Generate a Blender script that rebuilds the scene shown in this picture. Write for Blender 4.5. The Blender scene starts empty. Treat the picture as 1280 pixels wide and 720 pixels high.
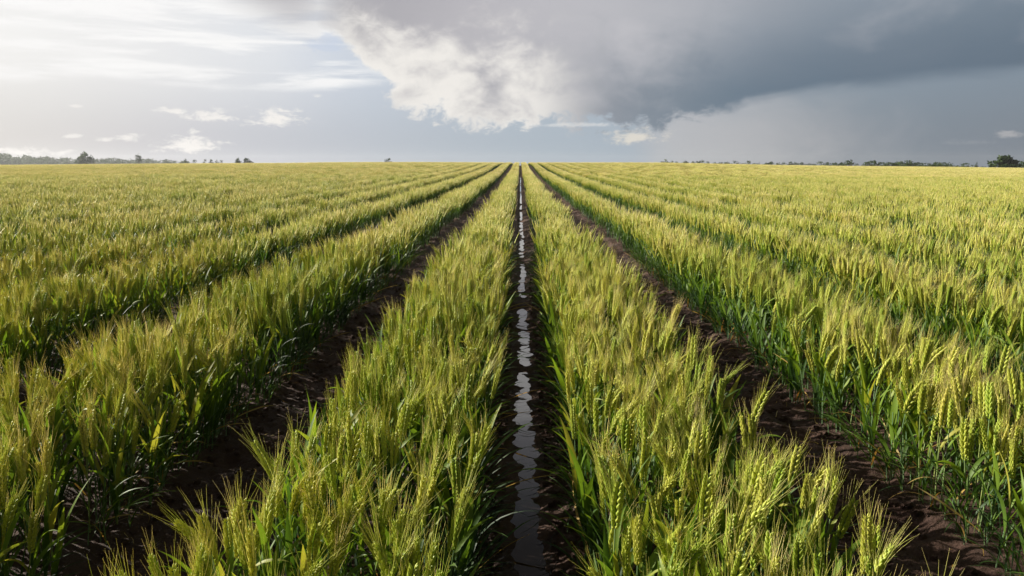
import bpy, math, random
import numpy as np
from mathutils import Vector, Matrix, Euler

random.seed(7)
rng = np.random.default_rng(7)
R = math.radians
scene = bpy.context.scene
COL = scene.collection

# ------------------------------------------------------------------ camera
EYE = 1.6
F = 924.0                      # focal length in pixels of the 1280 wide photograph
PITCH = math.atan(155.5 / F)
YAW = math.atan(10 / F)
cam_d = bpy.data.cameras.new('camera')
cam_d.sensor_width = 36
cam_d.lens = F / 1280 * 36
cam_d.clip_start = 0.05
cam_d.clip_end = 6000
cam = bpy.data.objects.new('camera', cam_d)
COL.objects.link(cam)
cam.location = (0, 0, EYE)
cam.rotation_euler = (math.pi / 2 - PITCH, 0, YAW)
scene.camera = cam
CAM_M = Euler((math.pi / 2 - PITCH, 0, YAW)).to_matrix()


def ray(px, py):
    return (CAM_M @ Vector(((px - 640) / F, (360 - py) / F, -1))).normalized()


def azel(px, py):
    d = ray(px, py)
    return math.atan2(d.x, d.y), math.asin(d.z)


# ------------------------------------------------------------------ helpers
def tag(o, label=None, cat=None, group=None, kind=None):
    if label: o['label'] = label
    if cat: o['category'] = cat
    if group: o['group'] = group
    if kind: o['kind'] = kind
    return o


def _hash(ix, iy, seed):
    h = (ix.astype(np.int64) * 374761393 + iy.astype(np.int64) * 668265263 + seed * 974711) & 0x7fffffff
    h = ((h ^ (h >> 13)) * 1274126177) & 0x7fffffff
    h = (h ^ (h >> 16)) & 0xffff
    return h / 65535.0


def vnoise(x, y, seed=0):
    x = np.asarray(x, float); y = np.asarray(y, float)
    ix = np.floor(x); iy = np.floor(y)
    fx = x - ix; fy = y - iy
    fx = fx * fx * (3 - 2 * fx); fy = fy * fy * (3 - 2 * fy)
    a = _hash(ix, iy, seed); b = _hash(ix + 1, iy, seed)
    c = _hash(ix, iy + 1, seed); d = _hash(ix + 1, iy + 1, seed)
    return (a * (1 - fx) + b * fx) * (1 - fy) + (c * (1 - fx) + d * fx) * fy - 0.5


def fbm(x, y, seed=0, octs=3):
    s = 0; a = 1
    for i in range(octs):
        s = s + a * vnoise(np.asarray(x) * 2 ** i, np.asarray(y) * 2 ** i, seed + i * 17)
        a *= 0.5
    return s


def sstep(a, b, x):
    t = np.clip((np.asarray(x, float) - a) / (b - a), 0, 1)
    return t * t * (3 - 2 * t)


# ------------------------------------------------------------------ the lie of the land
# crop rows as (x0, x1) at the foot, in metres
ROWS = [(-0.59, -0.13), (0.17, 0.64), (1.15, 1.60), (-1.60, -1.07), (2.08, 2.56), (-2.62, -2.12)]
x = 2.98
for i in range(130):
    w = 0.46 + 0.04 * random.random(); ROWS.append((x, x + w)); x += w + 0.45 + 0.04 * random.random()
x = -3.06
for i in range(130):
    w = 0.46 + 0.04 * random.random(); ROWS.append((x - w, x)); x -= w + 0.45 + 0.04 * random.random()
ROWS = [(a * EYE, b * EYE) for a, b in ROWS]
ROWS.sort()
ROW_C = np.array([(a + b) / 2 for a, b in ROWS]); ROW_W = np.array([(b - a) for a, b in ROWS])
RIDGE_X = np.array([-400, -104, -39, 0, 29, 52, 65, 85, 104, 400.])
RIDGE_Z = np.array([0.73, 0.73, 1.22, 1.25, 1.20, 0.68, 0.50, 0.25, 0.0, -0.1])
DITCH = 0.035


def macro(x, y):
    x = np.asarray(x, float); y = np.asarray(y, float)
    u = x / np.maximum(y, 30) * 150
    z = np.interp(u, RIDGE_X, RIDGE_Z) * sstep(18, 150, y)
    z = z + 0.12 * sstep(12, 60, y) * (fbm(x / 23, y / 40, 91, 2))
    return z - 0.011 * np.maximum(y - 165, 0)


def ditch_dx(x, y):
    return x - (DITCH + 0.03 * vnoise(y * 0.6, 0 * y, 5) + 0.006 * vnoise(y * 2.3, 0 * y, 6))


def ground_z(x, y):
    x = np.asarray(x, float); y = np.asarray(y, float)
    z = macro(x, y)
    i = np.clip(np.searchsorted(ROW_C, x), 1, len(ROW_C) - 1)
    j = np.where(np.abs(x - ROW_C[i - 1]) < np.abs(x - ROW_C[i]), i - 1, i)
    dd = np.abs(x - ROW_C[j]) - ROW_W[j] / 2
    bed = 1 - sstep(-0.06, 0.12, dd + 0.05 * vnoise(x * 6, y * 4, 3))
    z = z + 0.045 * bed
    near = 1 - sstep(14, 30, y)
    a = np.abs(ditch_dx(x, y)); calm = 0.62 + 0.38 * sstep(0.06, 0.20, a)
    z = z + near * calm * (0.030 * fbm(x * 5, y * 5, 11, 3) + 0.026 * fbm(x * 12, y * 12, 12, 2))
    z = z - 0.048 * (1 - sstep(0.01, 0.145, a)) + near * (0.016 * calm * fbm(x * 13, y * 13, 44, 2) + 0.014 * vnoise(x * 34, y * 30, 45))
    z = z + 0.036 * sstep(0.17, 0.32, vnoise(y * 2.6 + 0.9 * x, y * 0.3, 55)) * sstep(3.5, 7.0, y) * (1 - sstep(0.15, 0.25, a))
    z = z + near * sstep(.08, .15, a) * 0.009 * vnoise(x * 41, y * 37, 46)
    p = np.exp(-((x + 1.17) / 0.09) ** 2) * sstep(0.0, 0.25, vnoise(y * 1.3 + 4.2, 0 * y, 31) + 0.1)
    return z - 0.035 * p


WATER = -0.034
PUDDLE = -0.022


# ------------------------------------------------------------------ materials
def new_mat(name):
    m = bpy.data.materials.new(name); m.use_nodes = True
    nt = m.node_tree; nt.nodes.clear()
    out = nt.nodes.new('ShaderNodeOutputMaterial')
    return m, nt, out


def nd(nt, kind, **kw):
    n = nt.nodes.new(kind)
    for k, v in kw.items():
        if k.startswith('i_'):
            n.inputs[k[2:].replace('_', ' ')].default_value = v
        else:
            setattr(n, k, v)
    return n


def ramp(nt, stops, interp='LINEAR'):
    n = nt.nodes.new('ShaderNodeValToRGB'); cr = n.color_ramp; cr.interpolation = interp
    while len(cr.elements) < len(stops): cr.elements.new(0.5)
    for e, (p, c) in zip(cr.elements, stops):
        e.position = p; e.color = (*c, 1) if len(c) == 3 else c
    return n


def plant_mat(name, stops, trans_gain, trans, rough, spec, rnd=0.35):
    """thin vegetation: reflects and lets light through; colour runs over a per blade and per plant tint"""
    m, nt, out = new_mat(name)
    at = nd(nt, 'ShaderNodeAttribute', attribute_name='tint')
    oi = nd(nt, 'ShaderNodeObjectInfo')
    pos = nd(nt, 'ShaderNodeNewGeometry')
    mp = nd(nt, 'ShaderNodeVectorMath', operation='MULTIPLY'); mp.inputs[1].default_value = (0.55, 0.22, 0)
    nt.links.new(pos.outputs['Position'], mp.inputs[0])
    nz = nd(nt, 'ShaderNodeTexNoise', i_Scale=1.0, i_Detail=2.0)
    nt.links.new(mp.outputs[0], nz.inputs['Vector'])
    a = nd(nt, 'ShaderNodeMath', operation='MULTIPLY_ADD'); a.inputs[1].default_value = rnd; a.inputs[2].default_value = -rnd / 2
    nt.links.new(oi.outputs['Random'], a.inputs[0])
    b = nd(nt, 'ShaderNodeMath', operation='ADD')
    nt.links.new(a.outputs[0], b.inputs[0]); nt.links.new(at.outputs['Fac'], b.inputs[1])
    c = nd(nt, 'ShaderNodeMath', operation='MULTIPLY_ADD'); c.inputs[1].default_value = 0.9; c.inputs[2].default_value = -0.45
    nt.links.new(nz.outputs['Fac'], c.inputs[0])
    d = nd(nt, 'ShaderNodeMath', operation='ADD', use_clamp=True)
    nt.links.new(b.outputs[0], d.inputs[0]); nt.links.new(c.outputs[0], d.inputs[1])
    cr = ramp(nt, stops); nt.links.new(d.outputs[0], cr.inputs[0])
    pb = nd(nt, 'ShaderNodeBsdfPrincipled', i_Roughness=rough)
    pb.inputs['Specular IOR Level'].default_value = spec
    nt.links.new(cr.outputs[0], pb.inputs['Base Color'])
    tl = nd(nt, 'ShaderNodeBsdfTranslucent')
    g = nd(nt, 'ShaderNodeVectorMath', operation='MULTIPLY'); g.inputs[1].default_value = trans_gain
    nt.links.new(cr.outputs[0], g.inputs[0]); nt.links.new(g.outputs[0], tl.inputs['Color'])
    mx = nd(nt, 'ShaderNodeMixShader'); mx.inputs[0].default_value = trans
    nt.links.new(pb.outputs[0], mx.inputs[1]); nt.links.new(tl.outputs[0], mx.inputs[2])
    nt.links.new(mx.outputs[0], out.inputs['Surface'])
    return m


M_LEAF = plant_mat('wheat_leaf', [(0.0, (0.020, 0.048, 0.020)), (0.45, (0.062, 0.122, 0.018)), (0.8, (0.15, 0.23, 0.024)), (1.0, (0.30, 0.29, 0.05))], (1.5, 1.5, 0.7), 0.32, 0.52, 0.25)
M_STEM = plant_mat('wheat_stem', [(0.0, (0.11, 0.20, 0.11)), (0.6, (0.20, 0.30, 0.13)), (1.0, (0.30, 0.34, 0.10))], (1.2, 1.2, 1.0), 0.15, 0.35, 0.5)
M_EAR = plant_mat('wheat_ear', [(0.0, (0.30, 0.42, 0.045)), (0.5, (0.55, 0.56, 0.095)), (1.0, (0.72, 0.63, 0.20))], (1.2, 1.2, 0.9), 0.25, 0.45, 0.4)
M_AWN = plant_mat('wheat_awn', [(0.0, (0.42, 0.54, 0.08)), (0.5, (0.66, 0.69, 0.17)), (1.0, (0.94, 0.83, 0.46))], (1.2, 1.15, 1.0), 0.40, 0.4, 0.4)
M_DRY = plant_mat('withered_leaf', [(0.0, (0.30, 0.16, 0.035)), (0.6, (0.45, 0.32, 0.09)), (1.0, (0.50, 0.42, 0.22))], (1.3, 1.1, 0.8), 0.35, 0.6, 0.2)
MATS = [M_LEAF, M_STEM, M_EAR, M_AWN, M_DRY]
LEAF, STEM, EAR, AWN, DRY = range(5)


# ------------------------------------------------------------------ mesh collector
class MB:
    def __init__(s):
        s.v = []; s.f = []; s.m = []; s.t = []

    def strip(s, pts, nrm_side, widths, mat, tint, fold=0.0, up=None):
        """ribbon along pts, two faces wide with a fold when fold is set"""
        n0 = len(s.v); n = len(pts)
        cols = 3 if fold else 2
        for i, (p, sd, w) in enumerate(zip(pts, nrm_side, widths)):
            if fold:
                u = up[i]
                s.v += [p - sd * w / 2 + u * fold * w, p, p + sd * w / 2 + u * fold * w]
            else:
                s.v += [p - sd * w / 2, p + sd * w / 2]
            s.t += [tint] * cols
        for i in range(n - 1):
            for c in range(cols - 1):
                a = n0 + i * cols + c
                s.f.append((a, a + 1, a + cols + 1, a + cols)); s.m.append(mat)

    def tube(s, pts, radii, k, mat, tint, cap=False):
        n0 = len(s.v)
        ref = Vector((0.31, 0.95, 0.05))
        for i, (p, r) in enumerate(zip(pts, radii)):
            d = (pts[min(i + 1, len(pts) - 1)] - pts[max(i - 1, 0)])
            d = d.normalized() if d.length > 1e-9 else Vector((0, 0, 1))
            a = d.cross(ref)
            if a.length < 1e-3: a = d.cross(Vector((1, 0, 0)))
            a.normalize(); b = d.cross(a)
            for j in range(k):
                q = 2 * math.pi * j / k
                s.v.append(p + (a * math.cos(q) + b * math.sin(q)) * r); s.t.append(tint)
        for i in range(len(pts) - 1):
            for j in range(k):
                a0 = n0 + i * k + j; a1 = n0 + i * k + (j + 1) % k
                s.f.append((a0, a1, a1 + k, a0 + k)); s.m.append(mat)

    def tri(s, a, b, c, mat, tint):
        n0 = len(s.v); s.v += [a, b, c]; s.t += [tint, tint, tint + .5]
        s.f.append((n0, n0 + 1, n0 + 2)); s.m.append(mat)

    def quad(s, a, b, c, d, mat, tint):
        n0 = len(s.v); s.v += [a, b, c, d]; s.t += [tint] * 4
        s.f.append((n0, n0 + 1, n0 + 2, n0 + 3)); s.m.append(mat)

    def mesh(s, name, mats=None, smooth=True):
        me = bpy.data.meshes.new(name)
        me.from_pydata([tuple(v) for v in s.v], [], s.f)
        mats = mats or MATS
        for m in mats: me.materials.append(m)
        me.polygons.foreach_set('material_index', s.m)
        at = me.attributes.new('tint', 'FLOAT', 'POINT'); at.data.foreach_set('value', s.t)
        if smooth: me.polygons.foreach_set('use_smooth', [True] * len(s.f))
        me.update()
        return me

    def build(s, name, parent=None, mats=None, smooth=True):
        o = bpy.data.objects.new(name, s.mesh(name, mats, smooth)); COL.objects.link(o)
        if parent: o.parent = parent
        return o


def P(az, r=1.0, z=0.0):
    return Vector((math.cos(az) * r, math.sin(az) * r, z))


# ------------------------------------------------------------------ wheat
# the crop: about 0.6 m to the tip of the awns
def stalk_path(rd, h, lean, nod, az, n=8):
    """centre line from the foot to the tip of the ear, nodding over at the top"""
    pts = []; p = Vector((0, 0, 0)); a = lean
    for i in range(n + 1):
        pts.append(p.copy())
        t = (i + 1) / n
        a = lean * (0.4 + t) + nod * max(0, (t - 0.5) / 0.5) ** 1.6
        p = p + (P(az) * math.sin(a) + Vector((0, 0, math.cos(a)))) * (h / n)
    return pts


def lerp_path(pts, t):
    f = t * (len(pts) - 1); i = min(int(f), len(pts) - 2); k = f - i
    return pts[i].lerp(pts[i + 1], k), (pts[i + 1] - pts[i]).normalized()


def leaf(mb, rd, base, az, length, width, rise, droop, seg, mat, tint, twist=0.0, fold=0.12):
    pts = []; sides = []; ups = []; ws = []
    p = base.copy(); a = rise
    for i in range(seg + 1):
        t = i / seg
        d = P(az) * math.sin(a) + Vector((0, 0, math.cos(a)))
        sd = Vector((-math.sin(az), math.cos(az), 0))
        tw = twist * t
        up = sd.cross(d) * -1
        s2 = sd * math.cos(tw) + up * math.sin(tw)
        pts.append(p.copy()); sides.append(s2); ups.append(up)
        ws.append(width * max(0.02, min(1, 0.45 + 3.0 * t) * (1 - t ** 2.6)))
        a = rise + droop * ((i + 1) / seg) ** 1.5
        p = p + d * (length / seg)
        az += twist * 0.04
    mb.strip(pts, sides, ws, mat, tint, fold=fold if seg > 3 else 0.0, up=ups)


def ear_hi(me, ma, rd, pts, t0, tint):
    """full ear: paired florets along the rachis, each with its awn"""
    base, d0 = lerp_path(pts, t0)
    rows = 14
    spin = rd.random() * 6.28
    for i in range(rows):
        t = t0 + (1 - t0) * (i + 0.5) / rows
        p, d = lerp_path(pts, t)
        a = d.cross(Vector((0.2, 0.9, 0.1))).normalized(); b = d.cross(a)
        big = math.sin(math.pi * (0.18 + 0.74 * i / rows)) ** 0.6
        for k in range(2):
            for sgn in (-0.42, 0.42):
                q = spin + math.pi * k + (i % 2) * 0.35 + sgn
                o = a * math.cos(q) + b * math.sin(q)
                L = 0.0255 * big * rd.uniform(0.9, 1.1); r = 0.0054 * big
                dr = (d + o * 0.55).normalized()
                s = p + o * 0.0035
                me.tube([s, s + dr * L * 0.35, s + dr * L * 0.75, s + dr * L], [r * 0.4, r, r * 0.75, r * 0.1], 5, EAR, tint + rd.uniform(-.12, .12))
                if rd.random() < 0.38:
                    al = rd.uniform(0.068, 0.112) * (0.75 + 0.35 * big)
                    ad = (d + o * rd.uniform(0.04, 0.24)).normalized()
                    bow = o * rd.uniform(-0.01, 0.02) + Vector((rd.uniform(-1, 1), rd.uniform(-1, 1), 0)) * 0.006
                    s2 = s + dr * L * 0.8
                    ma.tube([s2, s2 + ad * al * 0.5 + bow * 0.4, s2 + ad * al + bow], [0.0005, 0.0004, 0.00016], 3, AWN, tint + rd.uniform(-.1, .2))
                    ma.t[-3:] = [ma.t[-1] + .5] * 3; ma.t[-6:-3] = [ma.t[-4] + .2] * 3
    me.tube([lerp_path(pts, t0 - 0.02)[0], lerp_path(pts, (1 + t0) / 2)[0], pts[-1]], [0.002, 0.0016, 0.001], 4, STEM, tint)


def make_variant(seed, has_ear=True, dry=False):
    """dict of part mesh builders for one stalk"""
    rd = random.Random(seed)
    parts = {'stem': MB(), 'ear': MB(), 'awns': MB(), 'leaf': []}
    h = rd.uniform(0.47, 0.55); az = rd.uniform(0, 6.28)
    nod = rd.choice([0.05, 0.12, 0.2, 0.3, 0.55]) if has_ear else 0.1
    pts = stalk_path(rd, h, rd.uniform(0.01, 0.06), nod, az)
    t0 = 1 - rd.uniform(0.14, 0.19) / h
    if not has_ear: t0 = 0.6
    tt = rd.uniform(0.12, 0.55)
    sp = [lerp_path(pts, t0 * i / 7)[0] for i in range(8)]
    parts['stem'].tube(sp, [0.0036 - 0.0014 * i / 7 for i in range(8)], 5, STEM, rd.uniform(0.1, 0.8))
    if has_ear:
        ear_hi(parts['ear'], parts['awns'], rd, pts, t0, tt)
    la = rd.uniform(0, 6.28)
    nl = 4 if has_ear else 5
    for i in range(nl):
        hh = (0.10 + 0.62 * i / (nl - 1)) * t0
        b, _ = lerp_path(pts, hh)
        m = MB(); top = i / (nl - 1)
        d = dry and i == 0
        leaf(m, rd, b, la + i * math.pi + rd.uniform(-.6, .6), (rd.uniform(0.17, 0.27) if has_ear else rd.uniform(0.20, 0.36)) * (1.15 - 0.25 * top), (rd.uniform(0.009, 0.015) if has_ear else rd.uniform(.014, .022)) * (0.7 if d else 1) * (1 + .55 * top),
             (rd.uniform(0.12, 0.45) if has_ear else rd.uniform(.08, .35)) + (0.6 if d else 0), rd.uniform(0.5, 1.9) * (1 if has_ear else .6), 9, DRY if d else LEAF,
             (0.5 if d else 0.06 + 0.62 * top) + rd.uniform(-.1, .25), rd.uniform(-1.5, 1.5))  # lower leaves blue-green, and darkened further: shade inside the row put into their tint
        parts['leaf'].append((m, d))
    return parts


def merge(dst, src, M=None):
    n0 = len(dst.v)
    dst.v += [M @ v for v in src.v] if M else src.v
    dst.f += [tuple(i + n0 for i in f) for f in src.f]
    dst.m += src.m; dst.t += src.t


def make_sprawl(seed):
    rd = random.Random(seed); parts = {'stem': MB(), 'ear': MB(), 'awns': MB(), 'leaf': []}
    parts['stem'].tube([Vector((0, 0, 0)), Vector((.006, 0, .06)), Vector((.012, 0, .12))], [.003, .0025, .0015], 5, STEM, .2)
    for i in range(5):
        m = MB(); d = rd.random() < 0.11
        leaf(m, rd, Vector((.005, 0, .02 + .025 * i)), rd.gauss(0, .85), rd.uniform(.20, .42), rd.uniform(.006, .012), rd.uniform(.25, .8), rd.uniform(.8, 1.5), 9,
             DRY if d else LEAF, rd.uniform(0, .5), rd.uniform(-1.2, 1.2))
        parts['leaf'].append((m, d))
    return parts


NV = 12
variants = [make_variant(100 + i, True, i in (3, 8)) for i in range(NV)]
tillers = [make_variant(300 + i, False, i == 2) for i in range(5)]


def stalk_mid(mb, rd, base, h, lean, laz, lod):
    """one stalk of the middle distance (lod 1) or far (lod 2)"""
    az = laz + rd.uniform(-1, 1)
    pts = [base + q for q in stalk_path(rd, h, lean, rd.choice([.05, .12, .2, .3, .5]), az, 4 if lod == 1 else 3)]
    t0 = 1 - rd.uniform(.14, .18) / h; tt = rd.uniform(0.2, 0.75) if lod == 1 else rd.uniform(0.4, 0.95)  # far ears and awns tinted golder, standing in for haze and grazing light
    e0, _ = lerp_path(pts, t0); e2 = pts[-1]; d = (e2 - e0).normalized()
    a = d.cross(Vector((0.2, 0.9, 0.1))).normalized(); b = d.cross(a)
    if lod == 1:
        mb.tube([pts[0], lerp_path(pts, t0 * .5)[0], e0], [0.003, 0.0025, 0.002], 3, STEM, rd.uniform(0, .8))
        n = 9; L = e2 - e0
        mb.tube([e0 + L * (i / n) for i in range(n + 1)], [0.003] + [0.0085 * (1 if i % 2 else 0.62) * (1 - 0.4 * (i / n) ** 2) for i in range(1, n)] + [0.002], 5, EAR, tt)
        for i in range(15):
            q = rd.uniform(0, 6.28); o = a * math.cos(q) + b * math.sin(q)
            s = e0.lerp(e2, rd.uniform(0.1, 1)); al = rd.uniform(0.06, 0.105)
            w = d.cross(o).normalized() * 0.0008
            mb.tri(s - w, s + w, s + (d + o * rd.uniform(.05, .26)).normalized() * al, AWN, tt + rd.uniform(-.1, .3))
        nl = 4
    else:
        w = a * 0.004
        mb.quad(pts[0] - w, pts[0] + w, e0 + w * .6, e0 - w * .6, STEM, rd.uniform(0, .8))
        m_ = e0.lerp(e2, 0.45)
        mb.tube([e0, m_, e2], [0.004, 0.0105, 0.003], 3, EAR, tt)
        for i in range(4):
            q = rd.uniform(0, 6.28); o = a * math.cos(q) + b * math.sin(q)
            s = e0.lerp(e2, rd.uniform(0.1, 1)); w = d.cross(o).normalized() * 0.0024
            mb.tri(s - w, s + w, s + (d + o * rd.uniform(.06, .30)).normalized() * rd.uniform(.06, .10), AWN, tt + rd.uniform(-.1, .3))
        nl = 3
    for i in range(nl):
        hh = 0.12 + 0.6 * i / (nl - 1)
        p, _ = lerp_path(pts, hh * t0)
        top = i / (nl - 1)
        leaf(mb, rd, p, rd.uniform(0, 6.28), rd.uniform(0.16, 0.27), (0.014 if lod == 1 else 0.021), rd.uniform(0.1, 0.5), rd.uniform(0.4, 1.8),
             4 if lod == 1 else 2, LEAF, 0.10 + 0.45 * top + rd.uniform(-.1, .25), 0, fold=0)  # low leaves darker here too, row shade included in the tint


def clump(seed, n=10, r=0.13):
    mb = MB(); rd = random.Random(seed)
    for i in range(n):
        q = rd.uniform(0, 6.28); rr = r * math.sqrt(rd.random())
        stalk_mid(mb, rd, P(q, rr), rd.uniform(0.46, 0.56), rd.uniform(0.0, 0.10), q, 1)
    return mb.mesh('wheat_clump')


def patch(seed, n=105, w=0.9, L=1.0):
    mb = MB(); rd = random.Random(seed)
    for i in range(n):
        xx = rd.uniform(-w / 2, w / 2); yy = rd.uniform(-L / 2, L / 2)
        e = abs(xx) / (w / 2)
        stalk_mid(mb, rd, Vector((xx, yy, 0)), rd.uniform(0.46, 0.56) * (1 - 0.12 * e ** 3), rd.uniform(0.0, 0.08) + 0.08 * e ** 3, 0 if xx > 0 else math.pi, 2)
    return mb.mesh('wheat_patch')


# source shapes of the crop, kept in a collection outside the scene
SRC = bpy.data.collections.new('wheat_shapes')
def add_src(me):
    SRC.objects.link(bpy.data.objects.new('shape_%03d' % len(SRC.objects), me))
for v in variants + tillers:
    mb = MB()
    for k in ('stem', 'ear', 'awns'): merge(mb, v[k])
    for l, _ in v['leaf']: merge(mb, l)
    add_src(mb.mesh('wheat_shape'))
I_SP = len(SRC.objects)
for i in range(8):
    mb = MB(); v = make_sprawl(900 + i)
    merge(mb, v['stem'])
    for l, _ in v['leaf']: merge(mb, l)
    add_src(mb.mesh('wheat_shape'))
I_CL = len(SRC.objects)
for i in range(14): add_src(clump(500 + i))
I_PA = len(SRC.objects)
for i in range(8): add_src(patch(700 + i))

pts_, rot_, scl_, idx_ = [], [], [], []
hero = []


def vigour(x, y):
    """slow change of crop height along and across the field"""
    return 1.07 + 0.10 * float(vnoise(x * 0.35, y * 0.5, 71)) + 0.10 * float(vnoise(x * 1.3, y * 1.6, 72))


def lean_rot(ex, tilt=0.0):
    # prevailing lean towards +x, edge stalks lean out over the furrow
    tx = R(random.gauss(2, 3)) + ex * tilt
    ty = R(random.gauss(-1, 3))
    M = Matrix.Rotation(tx, 3, 'Y') @ Matrix.Rotation(-ty, 3, 'X') @ Matrix.Rotation(random.uniform(0, 6.28), 3, 'Z')
    e = M.to_euler()
    return (e.x, e.y, e.z)


Y0, Y1, YM, Y2, Y3 = 0.7, 12.0, 6.5, 55.0, 178.0
for (a, b) in ROWS:
    c = (a + b) / 2; w = b - a
    # nearest: every stalk
    def inside(x, y, m): return abs(x) < 0.74 * y + m
    for i in range(int(11 * 2 * 15)):
        y = random.uniform(Y0, 12); sd_ = random.choice((-1, 1)); x = c + sd_ * (w / 2 + random.uniform(-.07, .02))
        if not inside(x, y, 1.0): continue
        s = random.uniform(.7, 1.15)
        pts_.append((x, y)); rot_.append((0, 0, (0 if sd_ > 0 else math.pi) + random.gauss(0, .5))); scl_.append((s, s, s)); idx_.append(I_SP + random.randrange(8))
    n = int((Y1 - Y0) * w * 155)
    for i in range(n):
        y = random.uniform(Y0, Y1); x = random.uniform(a, b)
        if not inside(x, y, 1.6) or random.random() < (y - YM) / (Y1 - YM): continue
        e = (x - c) / (w / 2)
        till = random.random() < (0.20 + 0.35 * abs(e) ** 3)
        ind = NV + random.randrange(5) if till else random.randrange(NV)
        s = vigour(x, y) * random.uniform(0.88, 1.10) * (1 - 0.04 * abs(e) ** 3)
        hero.append((x, y, e, ind, s))
    n = int((Y2 - YM) * w / 0.064)
    for i in range(n):
        y = random.uniform(YM, Y2); x = random.uniform(a + 0.10, b - 0.10)
        if not inside(x, y, 2.0) or random.random() > (y - YM) / (Y1 - YM): continue
        e = (x - c) / (w / 2)
        s = vigour(x, y) * random.uniform(0.90, 1.10) * (1 - 0.08 * abs(e) ** 3)
        pts_.append((x, y)); rot_.append(lean_rot(e ** 3, 0.07)); scl_.append((s, s, s)); idx_.append(I_CL + random.randrange(14))
    y = Y2 + random.uniform(0, 0.5)
    while y < Y3:
        if inside(c, y, 3.0):
            s = vigour(c, y) * random.uniform(0.93, 1.07)
            pts_.append((c, y)); rot_.append((R(random.gauss(0, 2)), R(random.gauss(3, 2)), random.choice((0, math.pi)) + R(random.gauss(0, 2))))
            scl_.append((w / 0.9, 1.05, s)); idx_.append(I_PA + random.randrange(8))
        y += 0.95

# the 300 stalks that show largest are objects of their own
hero.sort(key=lambda h: (h[1] + 0.15 * abs(h[0])) + (0 if abs(h[0]) < 0.66 * (h[1] + 0.9) else 100))
CLOSE = hero[:0]
own = []
for h in hero:
    x, y, e, ind, s = h
    d = CAM_M.inverted() @ Vector((x, y, 0.45 - EYE))
    u = 640 + F * d.x / -d.z; v = 360 - F * d.y / -d.z
    d2 = CAM_M.inverted() @ Vector((x, y, 0.60 - EYE)); v2 = 360 - F * d2.y / -d2.z
    if len(own) < 300 and ind < NV + 5 and -10 < u < 1290 and v2 < 715 and d.z < 0: own.append(h)
    else:
        pts_.append((x, y)); rot_.append(lean_rot(e * abs(e) ** 2, 0.10)); scl_.append((s, s, s)); idx_.append(ind)

# part meshes shared by copies
lib = []
for v in variants + tillers:
    d = {'stem': v['stem'].mesh('stem')}
    if v['ear'].v: d['ear'] = v['ear'].mesh('ear'); d['awns'] = v['awns'].mesh('awns')
    d['leaf'] = [(l.mesh('leaf'), dry) for l, dry in v['leaf']]
    lib.append(d)


def row_phrase(x):
    r = x / EYE
    if -0.6 < r < 0: return 'end of the row left of the water'
    if 0 < r < 0.7: return 'end of the row right of the water'
    if 1 < r < 1.8: return 'end of row beyond the right dry furrow'
    if -1.8 < r < -1: return 'end of row beyond the left dry furrow'
    return 'end of the outermost near row'


for (x, y, e, ind, s) in own:
    d = lib[ind]
    t = bpy.data.objects.new('wheat_stalk', None); COL.objects.link(t)
    t.empty_display_size = 0.05
    t.location = (x, y, float(ground_z(x, y)) - 0.01); t.rotation_euler = lean_rot(e * abs(e) ** 2, 0.10); t.scale = (s, s, s)
    if ind >= NV: look = 'leafy green wheat shoot without an ear'
    elif variants[ind]['leaf'][0][1]: look = 'bearded wheat with withered orange leaf'
    else: look = 'bearded yellow-green wheat stalk'
    tag(t, look + ' near ' + row_phrase(x), 'wheat', 'wheat stalks nearest the camera')
    o = bpy.data.objects.new('stem', d['stem']); COL.objects.link(o); o.parent = t
    if 'ear' in d:
        o = bpy.data.objects.new('ear', d['ear']); COL.objects.link(o); o.parent = t
        q = bpy.data.objects.new('awns', d['awns']); COL.objects.link(q); q.parent = o
    for me, dry in d['leaf']:
        o = bpy.data.objects.new('leaf', me); COL.objects.link(o); o.parent = t
        if dry: o['label'] = 'withered orange leaf'

# the rest of the crop: one object
xy = np.array(pts_); zz = ground_z(xy[:, 0], xy[:, 1]) - 0.01
co = np.column_stack([xy, zz]).astype(np.float32)
me = bpy.data.meshes.new('wheat'); me.vertices.add(len(co)); me.vertices.foreach_set('co', co.ravel())
for nm, arr in (('rot', rot_), ('scl', scl_)):
    at = me.attributes.new(nm, 'FLOAT_VECTOR', 'POINT'); at.data.foreach_set('vector', np.array(arr, np.float32).ravel())
at = me.attributes.new('idx', 'INT', 'POINT'); at.data.foreach_set('value', np.array(idx_, np.int32))
for m in MATS: me.materials.append(m)
wheat = bpy.data.objects.new('wheat', me); COL.objects.link(wheat)
tag(wheat, 'ripening yellow-green bearded wheat filling the long rows of the field to the horizon', 'wheat', kind='stuff')


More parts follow.
